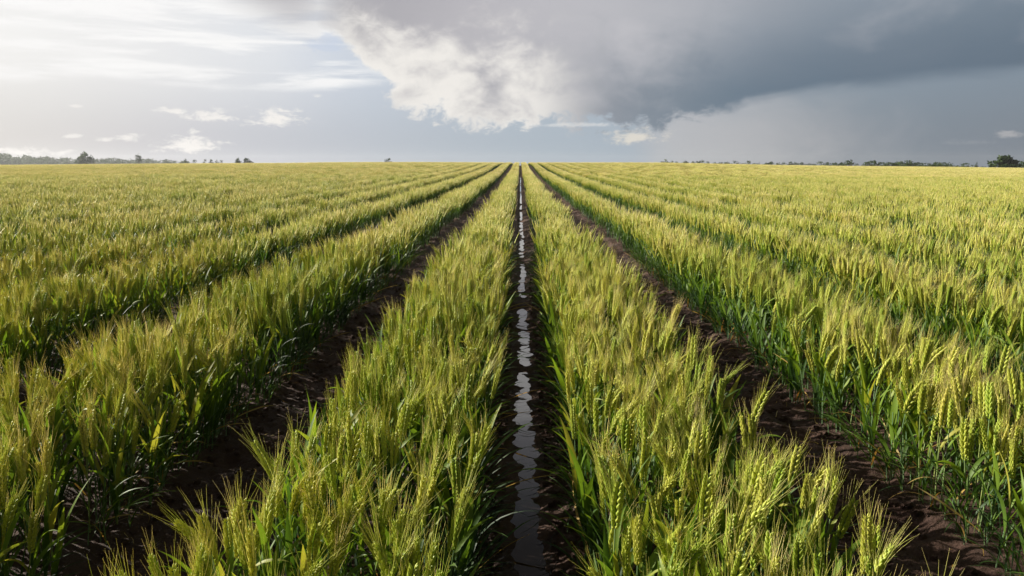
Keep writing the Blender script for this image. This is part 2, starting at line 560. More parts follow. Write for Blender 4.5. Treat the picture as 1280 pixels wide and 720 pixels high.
def instancer(ob, coll):
    ng = bpy.data.node_groups.new('spread', 'GeometryNodeTree')
    ng.interface.new_socket('Geometry', in_out='INPUT', socket_type='NodeSocketGeometry')
    ng.interface.new_socket('Geometry', in_out='OUTPUT', socket_type='NodeSocketGeometry')
    gi = ng.nodes.new('NodeGroupInput'); go = ng.nodes.new('NodeGroupOutput')
    ip = ng.nodes.new('GeometryNodeInstanceOnPoints'); ci = ng.nodes.new('GeometryNodeCollectionInfo')
    ci.inputs['Collection'].default_value = coll; ci.inputs['Separate Children'].default_value = True; ci.inputs['Reset Children'].default_value = True
    def att(nm, ty):
        n = ng.nodes.new('GeometryNodeInputNamedAttribute'); n.data_type = ty; n.inputs['Name'].default_value = nm; return n
    L = ng.links.new
    L(gi.outputs[0], ip.inputs['Points']); L(ci.outputs[0], ip.inputs['Instance'])
    ip.inputs['Pick Instance'].default_value = True
    L(att('idx', 'INT').outputs['Attribute'], ip.inputs['Instance Index'])
    er = ng.nodes.new('FunctionNodeEulerToRotation'); L(att('rot', 'FLOAT_VECTOR').outputs['Attribute'], er.inputs[0])
    L(er.outputs[0], ip.inputs['Rotation'])
    L(att('scl', 'FLOAT_VECTOR').outputs['Attribute'], ip.inputs['Scale'])
    L(ip.outputs[0], go.inputs[0])
    md = ob.modifiers.new('spread', 'NODES'); md.node_group = ng


instancer(wheat, SRC)
print('crop instances', len(co), 'own stalks', len(own))

# ------------------------------------------------------------------ ground: one sheet
xs = np.concatenate([-np.geomspace(1500, 3.5, 70), np.arange(-3.4, 3.4, 0.02), np.geomspace(3.5, 1500, 70)])
ys = np.concatenate([[-1500, -400, -100, -30, -10, -4, -2, -1, 0.], np.arange(0.4, 7.6, 0.02), np.geomspace(7.63, 1500, 330)])
X, Y = np.meshgrid(xs, ys)
Z = ground_z(X, Y)
nx, ny = len(xs), len(ys)
co = np.column_stack([X.ravel(), Y.ravel(), Z.ravel()]).astype(np.float32)
ii = (np.arange(ny - 1)[:, None] * nx + np.arange(nx - 1)[None, :]).ravel()
fc = np.column_stack([ii, ii + 1, ii + 1 + nx, ii + nx]).astype(np.int32)
me = bpy.data.meshes.new('ground')
me.vertices.add(len(co)); me.vertices.foreach_set('co', co.ravel())
me.loops.add(fc.size); me.loops.foreach_set('vertex_index', fc.ravel())
me.polygons.add(len(fc)); me.polygons.foreach_set('loop_start', np.arange(0, fc.size, 4, dtype=np.int32))
me.polygons.foreach_set('use_smooth', np.ones(len(fc), bool))
me.update(calc_edges=True); me.validate()
m, nt, out = new_mat('soil')
tc = nd(nt, 'ShaderNodeNewGeometry')
n1 = nd(nt, 'ShaderNodeTexNoise', i_Scale=3.0, i_Detail=6.0); n2 = nd(nt, 'ShaderNodeTexNoise', i_Scale=45.0, i_Detail=6.0, i_Roughness=0.65)
n3 = nd(nt, 'ShaderNodeTexNoise', i_Scale=120.0, i_Detail=4.0, i_Roughness=0.7)
for n in (n1, n2, n3): nt.links.new(tc.outputs['Position'], n.inputs['Vector'])
cr = ramp(nt, [(0.30, (0.034, 0.017, 0.012)), (0.52, (0.072, 0.037, 0.026)), (0.75, (0.125, 0.073, 0.053))])
ad = nd(nt, 'ShaderNodeMath', operation='MULTIPLY_ADD'); ad.inputs[1].default_value = 0.5
ml = nd(nt, 'ShaderNodeMath', operation='MULTIPLY'); ml.inputs[1].default_value = 0.5
nt.links.new(n2.outputs['Fac'], ml.inputs[0]); nt.links.new(n1.outputs['Fac'], ad.inputs[0]); nt.links.new(ml.outputs[0], ad.inputs[2])
nt.links.new(ad.outputs[0], cr.inputs[0])
# beyond the crop the land is pale pasture
sp = nd(nt, 'ShaderNodeSeparateXYZ'); nt.links.new(tc.outputs['Position'], sp.inputs[0])
gt = nd(nt, 'ShaderNodeMath', operation='GREATER_THAN'); gt.inputs[1].default_value = 179.0; nt.links.new(sp.outputs['Y'], gt.inputs[0])
mxc = nd(nt, 'ShaderNodeMix', data_type='RGBA'); nt.links.new(gt.outputs[0], mxc.inputs['Factor'])
nt.links.new(cr.outputs[0], mxc.inputs[6]); mxc.inputs[7].default_value = (0.11, 0.13, 0.04, 1)
rr = ramp(nt, [(0.30, (0.58,) * 3), (0.6, (0.85,) * 3)]); nt.links.new(n1.outputs['Fac'], rr.inputs[0])
pb = nd(nt, 'ShaderNodeBsdfPrincipled'); nt.links.new(mxc.outputs[2], pb.inputs['Base Color']); nt.links.new(rr.outputs[0], pb.inputs['Roughness'])
pb.inputs['Specular IOR Level'].default_value = 0.35
hs = nd(nt, 'ShaderNodeMath', operation='SUBTRACT'); nt.links.new(n2.outputs['Fac'], hs.inputs[0]); nt.links.new(n3.outputs['Fac'], hs.inputs[1])
bp = nd(nt, 'ShaderNodeBump', i_Strength=1.0, i_Distance=0.018); nt.links.new(hs.outputs[0], bp.inputs['Height']); nt.links.new(bp.outputs[0], pb.inputs['Normal'])
nt.links.new(pb.outputs[0], out.inputs['Surface'])
me.materials.append(m)
M_SOIL = m
g = bpy.data.objects.new('ground', me); COL.objects.link(g)
tag(g, 'dark red-brown wet soil of the furrows under the crop', kind='structure')

# ------------------------------------------------------------------ water in the furrow
def water_strip(name, xc, hw, y0, y1, level, label):
    yy = np.concatenate([np.arange(y0, min(8, y1), 0.1), np.geomspace(8, y1, 60)]) if y1 > 8 else np.arange(y0, y1, 0.1)
    mb = MB()
    for y in yy:
        z = float(macro(xc, y)) + level - 0.009 * float(sstep(4, 11, y))
        mb.v += [Vector((xc - hw, y, z)), Vector((xc + hw, y, z))]; mb.t += [0, 0]
    for i in range(len(yy) - 1):
        mb.f.append((2 * i, 2 * i + 1, 2 * i + 3, 2 * i + 2)); mb.m.append(0)
    o = mb.build(name, mats=[M_WATER])
    return tag(o, label, kind='structure')


m, nt, out = new_mat('muddy_water')
pb = nd(nt, 'ShaderNodeBsdfPrincipled', i_Roughness=0.02, i_IOR=1.45)
pb.inputs['Base Color'].default_value = (0.012, 0.009, 0.008, 1)
tc = nd(nt, 'ShaderNodeNewGeometry')
n1 = nd(nt, 'ShaderNodeTexNoise', i_Scale=22.0, i_Detail=2.0); nt.links.new(tc.outputs['Position'], n1.inputs['Vector'])
bp = nd(nt, 'ShaderNodeBump', i_Strength=0.012, i_Distance=0.003); nt.links.new(n1.outputs['Fac'], bp.inputs['Height']); nt.links.new(bp.outputs[0], pb.inputs['Normal'])
nt.links.new(pb.outputs[0], out.inputs['Surface'])
M_WATER = m
water_strip('water', DITCH, 0.14, 0.4, 70, WATER, 'narrow strip of still muddy water along the bottom of the middle furrow')
water_strip('puddle_water', -1.17, 0.10, 1.5, 7.5, PUDDLE, 'small muddy puddles at the foot of the row left of the water')

# clods and blades lying about
def clods():
    mb = MB(); rd = random.Random(5)
    gaps = [(-1.72, -0.86), (0.94, 1.86), (-0.22, -0.08), (0.13, 0.30)]
    XY = []
    for i in range(9000):
        a, b = rd.choice(gaps); XY.append((rd.uniform(a, b), 1.2 + 9 * rd.random() ** 1.3))
    G_ = ground_z(np.array([q[0] for q in XY]), np.array([q[1] for q in XY])).tolist()
    for i in range(9000):
        x, y = XY[i]
        r = 0.003 + 0.024 * rd.random() ** 2.5
        z = G_[i] + r * 0.25
        c = Vector((x, y, z)); n0 = len(mb.v)
        for k in range(3):
            for j in range(5):
                q = j * 1.2566 + k * .5; rad = r * (0.75, 1, 0.6)[k] * rd.uniform(.7, 1.25)
                mb.v.append(c + Vector((math.cos(q) * rad, math.sin(q) * rad, r * (-.5, .1, .6)[k]))); mb.t.append(0)
        for k in range(2):
            for j in range(5):
                mb.f.append((n0 + k * 5 + j, n0 + k * 5 + (j + 1) % 5, n0 + k * 5 + 5 + (j + 1) % 5, n0 + k * 5 + 5 + j)); mb.m.append(0)
        mb.f.append(tuple(n0 + 10 + j for j in range(5))); mb.m.append(0)
    o = mb.build('soil_clods', mats=[M_SOIL], smooth=False)
    tag(o, 'crumbs and clods of dark soil scattered along the furrows', 'soil', kind='stuff')


clods()
M_DARKLEAF = plant_mat('rotting_leaf', [(0, (0.008, 0.007, 0.004)), (0.8, (0.016, 0.014, 0.008)), (1, (0.06, 0.05, 0.03))], (1, 1, 1), 0.1, 0.4, 0.5)
mb = MB(); rd = random.Random(9)
for i in range(480):
    y = 1.6 + 16 * rd.random() ** 1.5
    side = rd.choice((-1, 1))
    x = DITCH + side * rd.uniform(.065, .15)
    z = max(float(ground_z(x, y)), WATER + float(macro(x, y))) + 0.003
    az = (math.pi if side > 0 else 0) + rd.gauss(0, 0.75)
    L = rd.uniform(0.03, 0.09); wd = rd.uniform(0.003, 0.008)
    pts = []; sd = []; ws = []
    p = Vector((x, y, z)); a2 = az; bend = rd.gauss(0, 1.6); hump = rd.uniform(.002, .03)
    for k in range(6):
        t = k / 5
        pts.append(p + Vector((0, 0, hump * math.sin(t * 3.1)))); sd.append(P(a2 + math.pi / 2)); ws.append(wd * (1 - t ** 2 * .9))
        a2 += bend / 5; p = p + P(a2, L / 5)
        p.z = max(float(ground_z(p.x, p.y)), WATER + float(macro(p.x, p.y))) + 0.003
    mb.strip(pts, sd, ws, 0, rd.uniform(0, .8))
tag(mb.build('fallen_leaves', mats=[M_DARKLEAF]), 'dark rotting wheat leaves lying across the water of the middle furrow', 'leaves', kind='stuff')
mb = MB()
for i in range(520):
    a, b = rd.choice([(-1.76, -0.9), (0.94, 1.9)]); x = rd.uniform(a, b) if rd.random() < .4 else rd.choice((a, b)) + rd.gauss(0, .12)
    y = 1.6 + 8 * rd.random() ** 1.3
    az = rd.uniform(0, 6.28); L = rd.uniform(0.03, 0.14); wd = rd.uniform(0.0015, 0.005); bend = rd.gauss(0, .8)
    p = Vector((x, y, 0)); pts = []; sd = []; ws = []
    for k in range(5):
        p.z = float(ground_z(p.x, p.y)) + 0.006 + 0.01 * rd.random()
        pts.append(p.copy()); sd.append(P(az + math.pi / 2)); ws.append(wd * (1 - .8 * (k / 4) ** 2)); az += bend / 4; p = p + P(az, L / 4)
    mb.strip(pts, sd, ws, 0, rd.uniform(0, 1))
tag(mb.build('dry_straw', mats=[M_DRY]), 'thin dry straws strewn on the soil of the two dry furrows', 'straw', kind='stuff')

# a few long single leaves hanging out over the furrows, each on its own shoot
def shoot(px, py, z, az_list, label, dry=False):
    d = ray(px, py); k = (z - EYE) / d.z; p = Vector((0, 0, EYE)) + d * k
    t = bpy.data.objects.new('wheat_shoot', None); COL.objects.link(t)
    t.location = (p.x, p.y, float(ground_z(p.x, p.y)) - 0.005)
    tag(t, label, 'wheat')
    rd = random.Random(px)
    s = MB(); s.tube([Vector((0, 0, 0)), Vector((0.004, 0, 0.08)), Vector((0.006, 0.003, 0.16))], [0.004, 0.003, 0.002], 6, STEM, 0.3); s.build('stem', t)
    for i, az in enumerate(az_list):
        m = MB(); leaf(m, rd, Vector((0.003, 0, 0.05 + 0.035 * i)), az, rd.uniform(0.26, 0.38), rd.uniform(0.013, 0.018), rd.uniform(0.35, 0.7), rd.uniform(0.9, 1.6), 12,
                       DRY if dry and i == 0 else LEAF, rd.uniform(.3, .8), rd.uniform(-.6, .6))
        m.build('leaf', t)
    return t
shoot(722, 640, 0.02, (2.6, 3.6, 2.1, 0.3), 'leafy shoot with broad bright blades reaching over the right bank of the water')
shoot(742, 540, 0.02, (2.9, 2.2, 3.9), 'leafy shoot farther up the right bank whose blades hang towards the water')
shoot(590, 660, 0.02, (0.2, -0.5, 0.9), 'leafy shoot with a long blade reaching from the left bank over the water')
shoot(150, 640, 0.02, (0.0, -0.7, 0.6, -0.2), 'leafy shoot with long arching blades at the left edge of the dark dry furrow')
shoot(1085, 560, 0.02, (3.3, 2.6, 3.8), 'leafy shoot with a withered orange blade leaning into the dry furrow from the right', True)
shoot(1190, 640, 0.02, (3.4, 2.8, 4.0), 'leafy shoot with a yellowed blade at the foot of the right-hand row', True)

# small green weed on the soil of the dry furrow on the left
d = ray(190, 690); k = (0.0 - EYE) / d.z; p = Vector((0, 0, EYE)) + d * k
w = bpy.data.objects.new('weed', None); COL.objects.link(w); w.location = (p.x, p.y, float(ground_z(p.x, p.y)))
tag(w, 'small tuft of fine green weed alone on the bare soil of the furrow', 'weed')
for i in range(26):
    m = MB(); leaf(m, rd, P(rd.uniform(0, 6.28), 0.004), rd.uniform(0, 6.28), rd.uniform(.03, .06), .0028, rd.uniform(.5, 1.2), rd.uniform(.1, .8), 5, LEAF, rd.uniform(.4, .9))
    m.build('leaf', w)

# ------------------------------------------------------------------ trees
M_CROWN = plant_mat('tree_foliage', [(0, (0.014, 0.032, 0.010)), (0.5, (0.032, 0.062, 0.014)), (1, (0.07, 0.11, 0.02))], (1.2, 1.3, .7), 0.2, 0.6, 0.2, 0.3)
m, nt, out = new_mat('bark')
pb = nd(nt, 'ShaderNodeBsdfPrincipled', i_Roughness=0.9); n1 = nd(nt, 'ShaderNodeTexNoise', i_Scale=3.0, i_Detail=5.0)
cr = ramp(nt, [(0.3, (0.05, 0.035, 0.025)), (0.7, (0.14, 0.11, 0.085))]); nt.links.new(n1.outputs['Fac'], cr.inputs[0]); nt.links.new(cr.outputs[0], pb.inputs['Base Color'])
nt.links.new(pb.outputs[0], out.inputs['Surface']); M_BARK = m


def crown_into(mb, rd, base, h, w, leafn, low=0.25):
    """clumps of leaf faces through an uneven volume"""
    nl = rd.randint(9, 13); lobes = []
    for i in range(nl):
        q = rd.uniform(0, 6.28); rr = w * 0.5 * math.sqrt(rd.random()) * 0.72
        zz = h * (low + (1 - low) * rd.uniform(0.15, 0.80)) * (1 - 0.28 * (rr / (w * .5)))
        lobes.append((base + Vector((math.cos(q) * rr, math.sin(q) * rr, zz)), w * rd.uniform(0.18, 0.28), h * rd.uniform(0.16, 0.26)))
    lobes.append((base + Vector((0, 0, h * .84)), w * .2, h * .14))
    for i in range(leafn):
        c, r, hh = rd.choice(lobes)
        v = Vector((rd.gauss(0, 1), rd.gauss(0, 1), rd.gauss(0, 1))).normalized() * (rd.random() ** 0.45) * rd.uniform(.8, 1.15)
        p = c + Vector((v.x * r, v.y * r, v.z * hh))
        s = (w + h) / 2 * rd.uniform(0.035, 0.075)
        a = Vector((rd.gauss(0, 1), rd.gauss(0, 1), rd.gauss(0, .6))).normalized() * s
        b = a.cross(Vector((rd.gauss(0, 1), rd.gauss(0, 1), rd.gauss(0, 1)))).normalized() * s * .6
        mb.quad(p - a, p - b, p + a, p + b, 0, rd.uniform(0.1, 0.9))


def trunk_into(mb, rd, base, h, w):
    r = h * 0.035
    tp = base + Vector((rd.uniform(-.05, .05) * w, 0, h * 0.55))
    mb.tube([base - Vector((0, 0, .3)), base.lerp(tp, .5) + Vector((r, 0, 0)), tp], [r, r * .75, r * .4], 6, 0, 0)
    for i in range(4):
        q = i * 1.57 + rd.random(); s = base.lerp(tp, rd.uniform(.4, .9))
        e = s + Vector((math.cos(q) * w * .28, math.sin(q) * w * .28, h * .25))
        mb.tube([s, s.lerp(e, .5) + Vector((0, 0, h * .02)), e], [r * .4, r * .28, r * .1], 4, 0, 0)


def at_pix(px, D):
    d = ray(px, 204); k = D / d.y
    x, y = d.x * k, D
    return Vector((x, y, float(macro(x, y))))


def tree(name, px, wpx, top, D, label, cat, group=None, low=0.25, leaves=500):
    rd = random.Random(int(px * 7 + D))
    b = at_pix(px, D)
    ztop = EYE + (204.5 - top) / F * b.length * math.cos(PITCH) / 1.0
    h = ztop - b.z; wd = wpx / F * D
    t = bpy.data.objects.new(name, None); COL.objects.link(t); t.location = b; t.empty_display_size = 1
    tag(t, label, cat, group)
    m = MB(); trunk_into(m, rd, Vector((0, 0, 0)), h, wd); m.build('trunk', t, [M_BARK])
    m = MB(); crown_into(m, rd, Vector((0, 0, 0)), h, wd, leaves, low); m.build('crown', t, [M_CROWN], smooth=False)
    return t


# left side
tree('round_tree', 107, 21, 191.3, 520, 'dark dense rounded tree standing alone before the hazy woods on the left', 'tree', low=.15, leaves=900)
tree('tall_tree', 173, 9, 194, 560, 'small-crowned tree rising above the hazy woods beside the dark rounded tree', 'tree', low=.62, leaves=260)
G1 = 'low bushes at the thin end of the woods on the left'
for px, w_, tp in ((232, 13, 199.5), (244, 13, 199.5), (257, 11, 199), (264, 10, 198.6), (271, 9, 199.8), (277, 10, 199.8)):
    tree('bush', px, w_, tp, 420, 'low dark bush in the line where the hazy woods thin out', 'bush', G1, low=.05, leaves=320)
tree('tree', 298, 10, 196.8, 330, 'taller thin-crowned one of the pair of trees standing clear of the woods', 'tree', low=.2)
tree('tree', 309, 17, 197.5, 330, 'broader, darker one of the pair of trees standing clear of the woods', 'tree', low=.1, leaves=700)
tree('shrub', 486, 13, 197.5, 230, 'tiny lone shrub on the bare crest left of where the rows meet', 'shrub', low=.1)
# hazy woods far off on the left: one mass
rd = random.Random(77); mc = MB(); mt_ = MB()
prof = [(-260, 194), (-60, 193), (0, 193), (12, 192.5), (22, 197), (30, 194), (45, 196), (60, 195), (70, 198), (82, 195.5), (92, 198), (120, 198), (140, 196.5), (160, 198.5), (185, 197), (200, 199), (215, 198.8), (232, 200.5)]
for i in range(420):
    px = rd.uniform(-260, 236); D = rd.uniform(820, 1000)
    tp = np.interp(px, [a for a, _ in prof], [b for _, b in prof]) + rd.uniform(.3, 2.4)
    b = at_pix(px, D); h = EYE + (204.5 - tp) / F * b.length - b.z
    crown_into(mc, rd, b, h, h * rd.uniform(.75, 1.15), 150, .05)
    trunk_into(mt_, rd, b, h, h * .6)
n0 = len(mc.m); merge(mc, mt_); mc.m[n0:] = [1] * (len(mc.m) - n0)
o = mc.build('woodland', mats=[M_CROWN, M_BARK], smooth=False)
tag(o, 'far-off grey woods fading into haze along the horizon on the left', 'woods', kind='stuff')
# right side
G2 = 'scattered trees and bushes along the horizon on the right'
right = [(822, 5, 203), (828, 5, 202), (832, 6, 199.3), (840, 6, 201.5), (846, 5, 202), (857, 7, 201.5), (866, 6, 202), (872, 5, 201.5), (878, 7, 200.3), (885, 5, 202),
         (893, 7, 203.2), (901, 7, 203), (909, 8, 202.7), (918.5, 6, 201), (928, 6, 204.2), (935.5, 6, 201), (943, 6, 204), (949, 4, 203.5), (958, 8, 204), (965, 9, 202.7), (972, 6, 203.5), (979, 6, 203), (988, 6, 202.4), (994, 5, 203),
         (1002, 6, 203.2), (1008, 5, 205), (1012, 5, 204), (1017, 5, 204.5), (1025, 9, 202.5), (1034, 8, 203), (1042, 10, 203.7), (1053, 6, 205), (1062, 11, 200.2), (1071, 7, 205),
         (1085, 7, 203), (1091, 10, 200.7), (1102, 9, 203), (1110, 10, 203), (1117, 7, 204), (1125, 11, 202), (1136, 11, 201), (1146, 9, 203.5), (1153, 7, 204), (1160, 10, 204),
         (1169, 5, 203), (1174, 8, 202.8), (1180, 9, 203.5), (1187, 8, 203.5), (1196, 7, 207.5), (1207, 9, 204), (1215, 7, 206), (1221, 3, 203.2), (1230, 7, 208), (1243, 7, 205), (1270, 8, 206), (1280, 13, 202), (1296, 16, 200), (1316, 18, 202), (1340, 16, 200)]
for px, w_, tp in right:
    D = 300 + 60 * random.random() if px > 1040 else 380 + 80 * random.random()
    side = 'left, thinner' if px < 960 else ('middle' if px < 1080 else 'right, thicker')
    if w_ >= 9: lab, cat = f'rounded dark green tree in the {side} stretch of the right-hand horizon line', 'tree'
    else: lab, cat = f'low dark bush in the {side} stretch of the right-hand horizon line', 'bush'
    tree('tree' if w_ >= 9 else 'bush', px, w_ * 2.2, tp - .6, D, lab, cat, G2, low=.05, leaves=380)
tree('spreading_tree', 1254, 34, 195.8, 290, 'big dark spreading tree, the largest on the horizon at the right edge', 'tree', low=.12, leaves=2200)

# ------------------------------------------------------------------ haze
mb = MB()
x0, x1, y0, y1, z0, z1 = -1510, 1510, -1510, 1510, -18.0, 17.0
V = [Vector((a, b, c)) for c in (z0, z1) for b in (y0, y1) for a in (x0, x1)]
mb.v = V; mb.t = [0] * 8; mb.f = [(0, 2, 3, 1), (4, 5, 7, 6), (0, 1, 5, 4), (2, 6, 7, 3), (0, 4, 6, 2), (1, 3, 7, 5)]; mb.m = [0] * 6
m, nt, out = new_mat('haze')
pv = nd(nt, 'ShaderNodeVolumePrincipled'); pv.inputs['Color'].default_value = (0.86, 0.9, 0.96, 1); pv.inputs['Density'].default_value = 0.00017; pv.inputs['Anisotropy'].default_value = 0.4
nt.links.new(pv.outputs[0], out.inputs['Volume'])
hz = mb.build('haze', mats=[m], smooth=False)
tag(hz, 'thin pale haze over the far fields', 'haze', kind='stuff')
hz.display_type = 'WIRE'

# ------------------------------------------------------------------ sky
SUN_AZ = R(-70)          # from +y, negative to the left
SUN_EL = R(23)
W = bpy.data.worlds.new('World'); scene.world = W; W.use_nodes = True
nt = W.node_tree; nt.nodes.clear()


class E:
    """small expression layer over math nodes"""
    def __init__(s, v): s.v = v

    @staticmethod
    def op(kind, *a, clamp=False):
        n = nt.nodes.new('ShaderNodeMath'); n.operation = kind; n.use_clamp = clamp
        for i, x in enumerate(a):
            x = x.v if isinstance(x, E) else x
            if isinstance(x, (int, float)): n.inputs[i].default_value = x
            else: nt.links.new(x, n.inputs[i])
        return E(n.outputs[0])

    def __add__(s, o): return E.op('ADD', s, o)
    __radd__ = __add__
    def __mul__(s, o): return E.op('MULTIPLY', s, o)
    __rmul__ = __mul__
    def __sub__(s, o): return E.op('SUBTRACT', s, o)
    def __rsub__(s, o): return E.op('SUBTRACT', o, s)


def smooth(a, b, x):
    n = nt.nodes.new('ShaderNodeMapRange'); n.interpolation_type = 'SMOOTHSTEP'
    n.inputs['From Min'].default_value = a; n.inputs['From Max'].default_value = b
    nt.links.new(x.v, n.inputs['Value']); return E(n.outputs[0])


def vec(a, b, c=0.0):
    n = nt.nodes.new('ShaderNodeCombineXYZ')
    for i, q in enumerate((a, b, c)):
        q = q.v if isinstance(q, E) else q
        if isinstance(q, (int, float)): n.inputs[i].default_value = q
        else: nt.links.new(q, n.inputs[i])
    return n.outputs[0]


def noise(v, scale, det=4, rough=0.55, dist=0.0):
    n = nd(nt, 'ShaderNodeTexNoise', i_Scale=scale, i_Detail=det, i_Roughness=rough, i_Distortion=dist); nt.links.new(v, n.inputs['Vector']); return E(n.outputs['Fac'])


def curve(x, pts, lo, hi, vlo, vhi):
    """piecewise-linear function through a float curve"""
    n = nt.nodes.new('ShaderNodeFloatCurve')
    t = (x - lo) * (1 / (hi - lo))
    nt.links.new(t.v, n.inputs['Value'])
    c = n.mapping.curves[0]
    P_ = [((px - lo) / (hi - lo), (pv - vlo) / (vhi - vlo)) for px, pv in pts]
    while len(c.points) < len(P_): c.points.new(0.5, 0.5)
    for p, q in zip(c.points, P_): p.location = q; p.handle_type = 'AUTO'
    n.mapping.update()
    return E(n.outputs[0]) * (vhi - vlo) + vlo


def lin(c):
    return tuple(((q / 255) / 12.92 if q / 255 < 0.04045 else ((q / 255 + 0.055) / 1.055) ** 2.4) for q in c)


def cramp(x, lo, hi, stops):
    n = ramp(nt, [((p - lo) / (hi - lo), lin(c)) for p, c in stops], 'B_SPLINE')
    t = (x - lo) * (1 / (hi - lo)); nt.links.new(t.v, n.inputs[0]); return n.outputs[0]


def mix(f, a, b):
    n = nt.nodes.new('ShaderNodeMix'); n.data_type = 'RGBA'
    f = f.v if isinstance(f, E) else f
    if isinstance(f, (int, float)): n.inputs[0].default_value = f
    else: nt.links.new(f, n.inputs[0])
    for i, q in ((6, a), (7, b)):
        if isinstance(q, tuple): n.inputs[i].default_value = (*q, 1)
        else: nt.links.new(q, n.inputs[i])
    return n.outputs[2]


tcn = nt.nodes.new('ShaderNodeTexCoord')
sx = nt.nodes.new('ShaderNodeSeparateXYZ'); nt.links.new(tcn.outputs['Generated'], sx.inputs[0])
dx_, dy_, dz_ = (E(sx.outputs[i]) for i in range(3))
AZ = E.op('ARCTAN2', dx_, dy_) * (180 / math.pi)            # degrees from +y, positive right
EL = E.op('ARCSINE', dz_) * (180 / math.pi)
DA = lambda px, py: tuple(math.degrees(q) for q in azel(px, py))
sky = nt.nodes.new('ShaderNodeTexSky'); sky.sky_type = 'NISHITA'; sky.sun_disc = False
sky.sun_elevation = SUN_EL; sky.sun_rotation = SUN_AZ
sky.air_density = 1.0; sky.dust_density = 2.0
skyc = nt.nodes.new('ShaderNodeVectorMath'); skyc.operation = 'SCALE'; skyc.inputs['Scale'].default_value = 0.08
nt.links.new(sky.outputs[0], skyc.inputs[0])

flat = vec(AZ * 0.05, EL * 0.22)                           # flattened toward the horizon
wide = vec(AZ * 0.03, EL * 0.30, 3.0)
puff = vec(AZ * 0.10, EL * 0.16, 7.0)
nf1 = noise(flat, 2.2, 6, 0.6, 0.4); nf2 = noise(wide, 3.0, 5, 0.6, 0.3); nf3 = noise(puff, 2.6, 7, 0.6, 0.6)
nf4 = noise(vec(AZ * 0.25, EL * 0.55, 5.0), 3.0, 6, 0.68, 0.3)
nf5 = noise(vec(AZ * 0.22, EL * 0.34, 9.0), 3.2, 7, 0.66, 0.5)
nbig = noise(vec(AZ * 0.04, EL * 0.05, 11.0), 1.2, 4, 0.5)

# veil over the clear air, two heights
A = lambda px: DA(px, 180)[0]
low = cramp(AZ, -60, 60, [(-60, (205, 203, 205)), (A(0), (216, 214, 214)), (A(150), (206, 205, 210)), (A(300), (197, 200, 210)), (A(480), (186, 194, 206)), (A(650), (174, 187, 199)), (A(790), (170, 184, 198)), (A(860), (164, 174, 184)), (A(1000), (138, 146, 156)), (A(1120), (128, 140, 153)), (A(1280), (125, 134, 146)), (60, (122, 132, 145))])
high = cramp(AZ, -60, 60, [(-60, (250, 249, 248)), (A(0), (247, 245, 243)), (A(200), (240, 239, 240)), (A(350), (229, 231, 236)), (A(430), (210, 217, 229)), (A(560), (192, 203, 216)), (A(800), (170, 182, 195)), (A(1000), (146, 158, 170)), (A(1280), (130, 145, 160)), (60, (126, 140, 154))])
base = mix(smooth(0.5, 8.0, EL), low, high)
base = mix(0.10, base, skyc.outputs[0])
white = lin((252, 251, 250)); cream = lin((247, 243, 238)); cg = lin((205, 202, 203))

# thin streaks high on the left
reg = smooth(A(560), A(380), AZ) * smooth(4.5, 7.0, EL)
st = smooth(0.42, 0.62, nf2 + (EL - 9.0) * 0.03)
base = mix(reg * st * 0.85, base, white)
# long bright streak from the left edge to the cumulus
elc = curve(AZ, [(-60, 7.2), (A(0), DA(0, 88)[1]), (A(120), DA(120, 84)[1]), (A(250), DA(250, 96)[1]), (A(400), DA(400, 100)[1]), (A(480), DA(480, 92)[1]), (60, 7.0)], -60, 60, 0, 12)
dd = E.op('ABSOLUTE', EL - elc + (nf1 - 0.5) * 1.4)
base = mix(smooth(1.0, 0.15, dd) * smooth(A(520), A(450), AZ) * smooth(0.36, 0.56, nf2) * 0.8, base, white)


# small separate clouds: (px, py, half width px, half height px, opacity)
def blob(px, py, hw, hh, op, col, base, edge=0.1):
    a0, e0 = DA(px, py)
    wa = abs(DA(px + hw, py)[0] - a0); he = abs(DA(px, py - hh)[1] - e0)
    u = (AZ - a0) * (1 / wa); v = (EL - e0) * (1 / he)
    v2 = E.op('MAXIMUM', v * -1.7, v)                       # flat base, rounded top
    r = E.op('SQRT', u * u + v2 * v2) + (nf4 - 0.5) * 3.6
    return mix(smooth(1.0, edge, r) * op, base, col)


base = blob(412, 56, 34, 20, .55, lin((196, 208, 228)), base)
for a in [(30, 190, 62, 9, .8, cream), (92, 133, 10, 3, .6, cream), (93, 170, 20, 5, .7, cream), (133, 175, 12, 4, .7, cream), (160, 173, 22, 8, .8, cream),
          (234, 183, 46, 17, .95, cream), (215, 139, 30, 6, .8, cream), (262, 147, 40, 12, .85, cream), (342, 150, 42, 16, .9, cream), (396, 120, 8, 4, .5, cream), (1262, 169, 26, 8, .8, lin((176, 176, 178))), (1205, 178, 40, 6, .3, lin((160, 165, 170)))]:
    base = blob(*a, base)

# warm light in the rain under the shelf cloud
a0, e0 = DA(850, 175)
u = (AZ - a0) * (1 / 11.0); v = (EL - e0) * (1 / 5.0)
rr_ = E.op('SQRT', E.op('MAXIMUM', u * 0.62, u * -2.6) * E.op('MAXIMUM', u * 0.62, u * -2.6) + v * v)
base = mix(smooth(1.0, 0.15, rr_ + (nf3 - 0.5) * 0.5) * 0.6, base, lin((194, 192, 193)))
base = blob(795, 172, 42, 14, .9, lin((225, 219, 208)), base)

